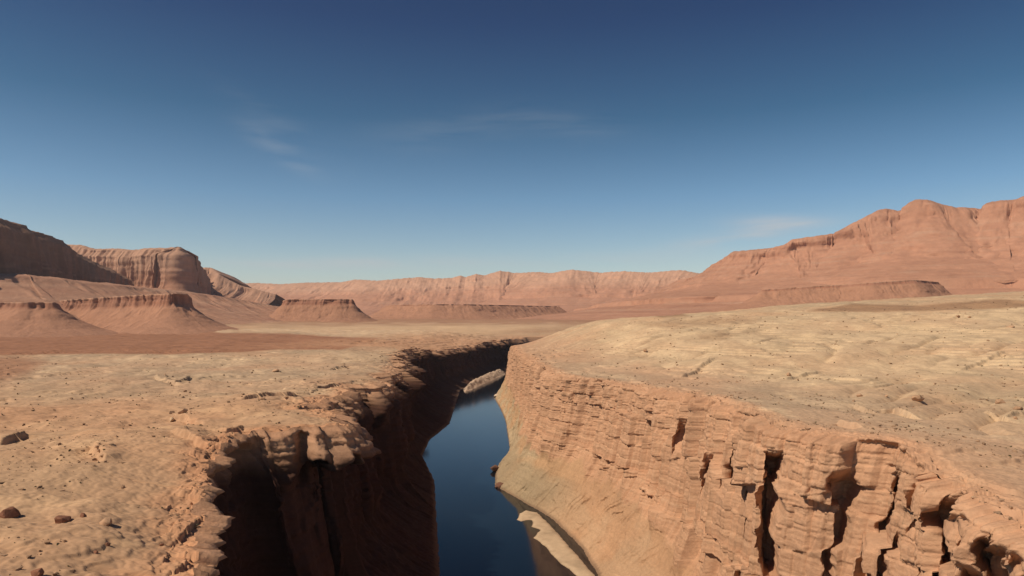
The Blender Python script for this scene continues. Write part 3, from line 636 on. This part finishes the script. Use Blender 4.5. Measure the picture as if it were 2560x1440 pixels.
# ---------------------------------------------------------------- light and sky
SUN_EL, SUN_DIR = 47.0, (-.90, -.436)        # horizontal direction towards the sun
az = math.atan2(SUN_DIR[0], SUN_DIR[1])     # clockwise from +Y
sd = bpy.data.lights.new('sun', 'SUN'); so = bpy.data.objects.new('sun', sd); COL.objects.link(so)
sd.energy = 4.6; sd.angle = rad(.5); sd.color = (1, .86, .68)
el = rad(SUN_EL); import mathutils
vec = mathutils.Vector((SUN_DIR[0]*math.cos(el), SUN_DIR[1]*math.cos(el), math.sin(el)))
so.rotation_euler = vec.to_track_quat('Z', 'Y').to_euler()
w = bpy.data.worlds.new('World'); sc.world = w; w.use_nodes = True; nt = w.node_tree; N = nt.nodes; L = nt.links
bg = N['Background']; sky = N.new('ShaderNodeTexSky'); sky.sky_type = 'NISHITA'; sky.sun_disc = False
SKYRAMP = [(0, (2.5,2.0,1.6)), (1, (.15,.22,.4)), (.05, (1.95,1.8,1.5)), (.11, (1.2,1.45,1.42)), (.18, (.50,.88,.95)), (.26, (.26,.48,.70)), (.36,(.15,.3,.5))]
WISPS = [(700,372,75,22,-.5,.30), (1140,325,190,35,.12,.10), (1420,305,140,30,-.1,.10), (1860,592,130,16,.12,.9), (1940,556,90,16,-.05,.6), (860,660,260,14,.02,.5), (1400,650,400,20,0,.18), (700,310,120,25,-.5,.07)]
CLOUDC = (9,9,9,1)
sky.sun_elevation = el; sky.sun_rotation = az; sky.altitude = 1500; sky.air_density = 1.0; sky.dust_density = .6; sky.ozone_density = 3
def node(t, **k):
    n = N.new(t)
    for a, v in k.items(): setattr(n, a, v)
    return n
def M(op, a, b=None, clamp=False):
    n = node('ShaderNodeMath', operation=op, use_clamp=clamp)
    for i, v in enumerate((a, b)):
        if v is None: continue
        if isinstance(v, (int, float)): n.inputs[i].default_value = v
        else: L.new(v, n.inputs[i])
    return n.outputs[0]
tc = node('ShaderNodeTexCoord'); sep = node('ShaderNodeSeparateXYZ'); L.new(tc.outputs['Generated'], sep.inputs[0])
X_, Y_, Z_ = sep.outputs
elev = M('ARCSINE', Z_); azi = M('ARCTAN2', X_, Y_)
ramp = node('ShaderNodeValToRGB'); cr = ramp.color_ramp
for k, (p, c) in enumerate(SKYRAMP):
    e = cr.elements[k] if k < 2 else cr.elements.new(p)
    e.position = p; e.color = (*c, 1)
L.new(M('MULTIPLY', elev, 2/math.pi, True), ramp.inputs[0])
mul = node('ShaderNodeMix', data_type='RGBA', blend_type='MULTIPLY'); mul.inputs[0].default_value = 1
L.new(sky.outputs[0], mul.inputs[6]); L.new(ramp.outputs[0], mul.inputs[7])
# thin cirrus: streaky noise on the sky, in a few wisps
cmb = node('ShaderNodeCombineXYZ'); L.new(M('ADD', M('MULTIPLY', azi, 3.0), M('MULTIPLY', elev, 2.5)), cmb.inputs[0]); L.new(M('MULTIPLY', elev, 22.0), cmb.inputs[1])
cn = node('ShaderNodeTexNoise'); cn.inputs['Scale'].default_value = 1.6; cn.inputs['Detail'].default_value = 6; cn.inputs['Roughness'].default_value = .55; cn.inputs['Distortion'].default_value = .5
L.new(cmb.outputs[0], cn.inputs['Vector'])
tot = None
for (px, py, wx, wy, rot, k) in WISPS:
    a0 = math.atan((px-CX)/FPX); e0 = math.atan((YH-py)/math.hypot(FPX, px-CX)); c0, s0 = math.cos(rot), math.sin(rot)
    da = M('SUBTRACT', azi, a0); de = M('SUBTRACT', elev, e0)
    p_ = M('DIVIDE', M('ADD', M('MULTIPLY', da, c0), M('MULTIPLY', de, s0)), wx/FPX); q_ = M('DIVIDE', M('SUBTRACT', M('MULTIPLY', de, c0), M('MULTIPLY', da, s0)), wy/FPX)
    r2 = M('ADD', M('MULTIPLY', p_, p_), M('MULTIPLY', q_, q_)); g_ = M('MULTIPLY', M('EXPONENT', M('MULTIPLY', r2, -1.0)), k)
    tot = g_ if tot is None else M('ADD', tot, g_)
cl_ = M('MULTIPLY', tot, M('MULTIPLY', M('SUBTRACT', cn.outputs['Fac'], .36), 4.0, True), True)
mx = node('ShaderNodeMix', data_type='RGBA'); L.new(cl_, mx.inputs[0]); L.new(mul.outputs[2], mx.inputs[6]); mx.inputs[7].default_value = CLOUDC
L.new(mx.outputs[2], bg.inputs['Color']); bg.inputs['Strength'].default_value = .065

# ---------------------------------------------------------------- air
mh = bpy.data.materials.new('thin_haze'); mh.use_nodes = True; hn = mh.node_tree
hn.nodes.remove(hn.nodes['Principled BSDF']); pv = hn.nodes.new('ShaderNodeVolumePrincipled')
pv.inputs['Density'].default_value = 1.6e-5; pv.inputs['Color'].default_value = (.80, .80, .92, 1); pv.inputs['Anisotropy'].default_value = .2
hn.links.new(pv.outputs[0], hn.nodes['Material Output'].inputs['Volume'])
x0, x1, y0, y1, z0, z1 = -60000, 60000, -3000, 33000, -330, 1500
hv = [(x, y, z) for x in (x0, x1) for y in (y0, y1) for z in (z0, z1)]
tag(mesh('haze', hv, [(0,1,3,2),(4,6,7,5),(0,4,5,1),(2,3,7,6),(0,2,6,4),(1,5,7,3)], mh, False), kind='stuff')
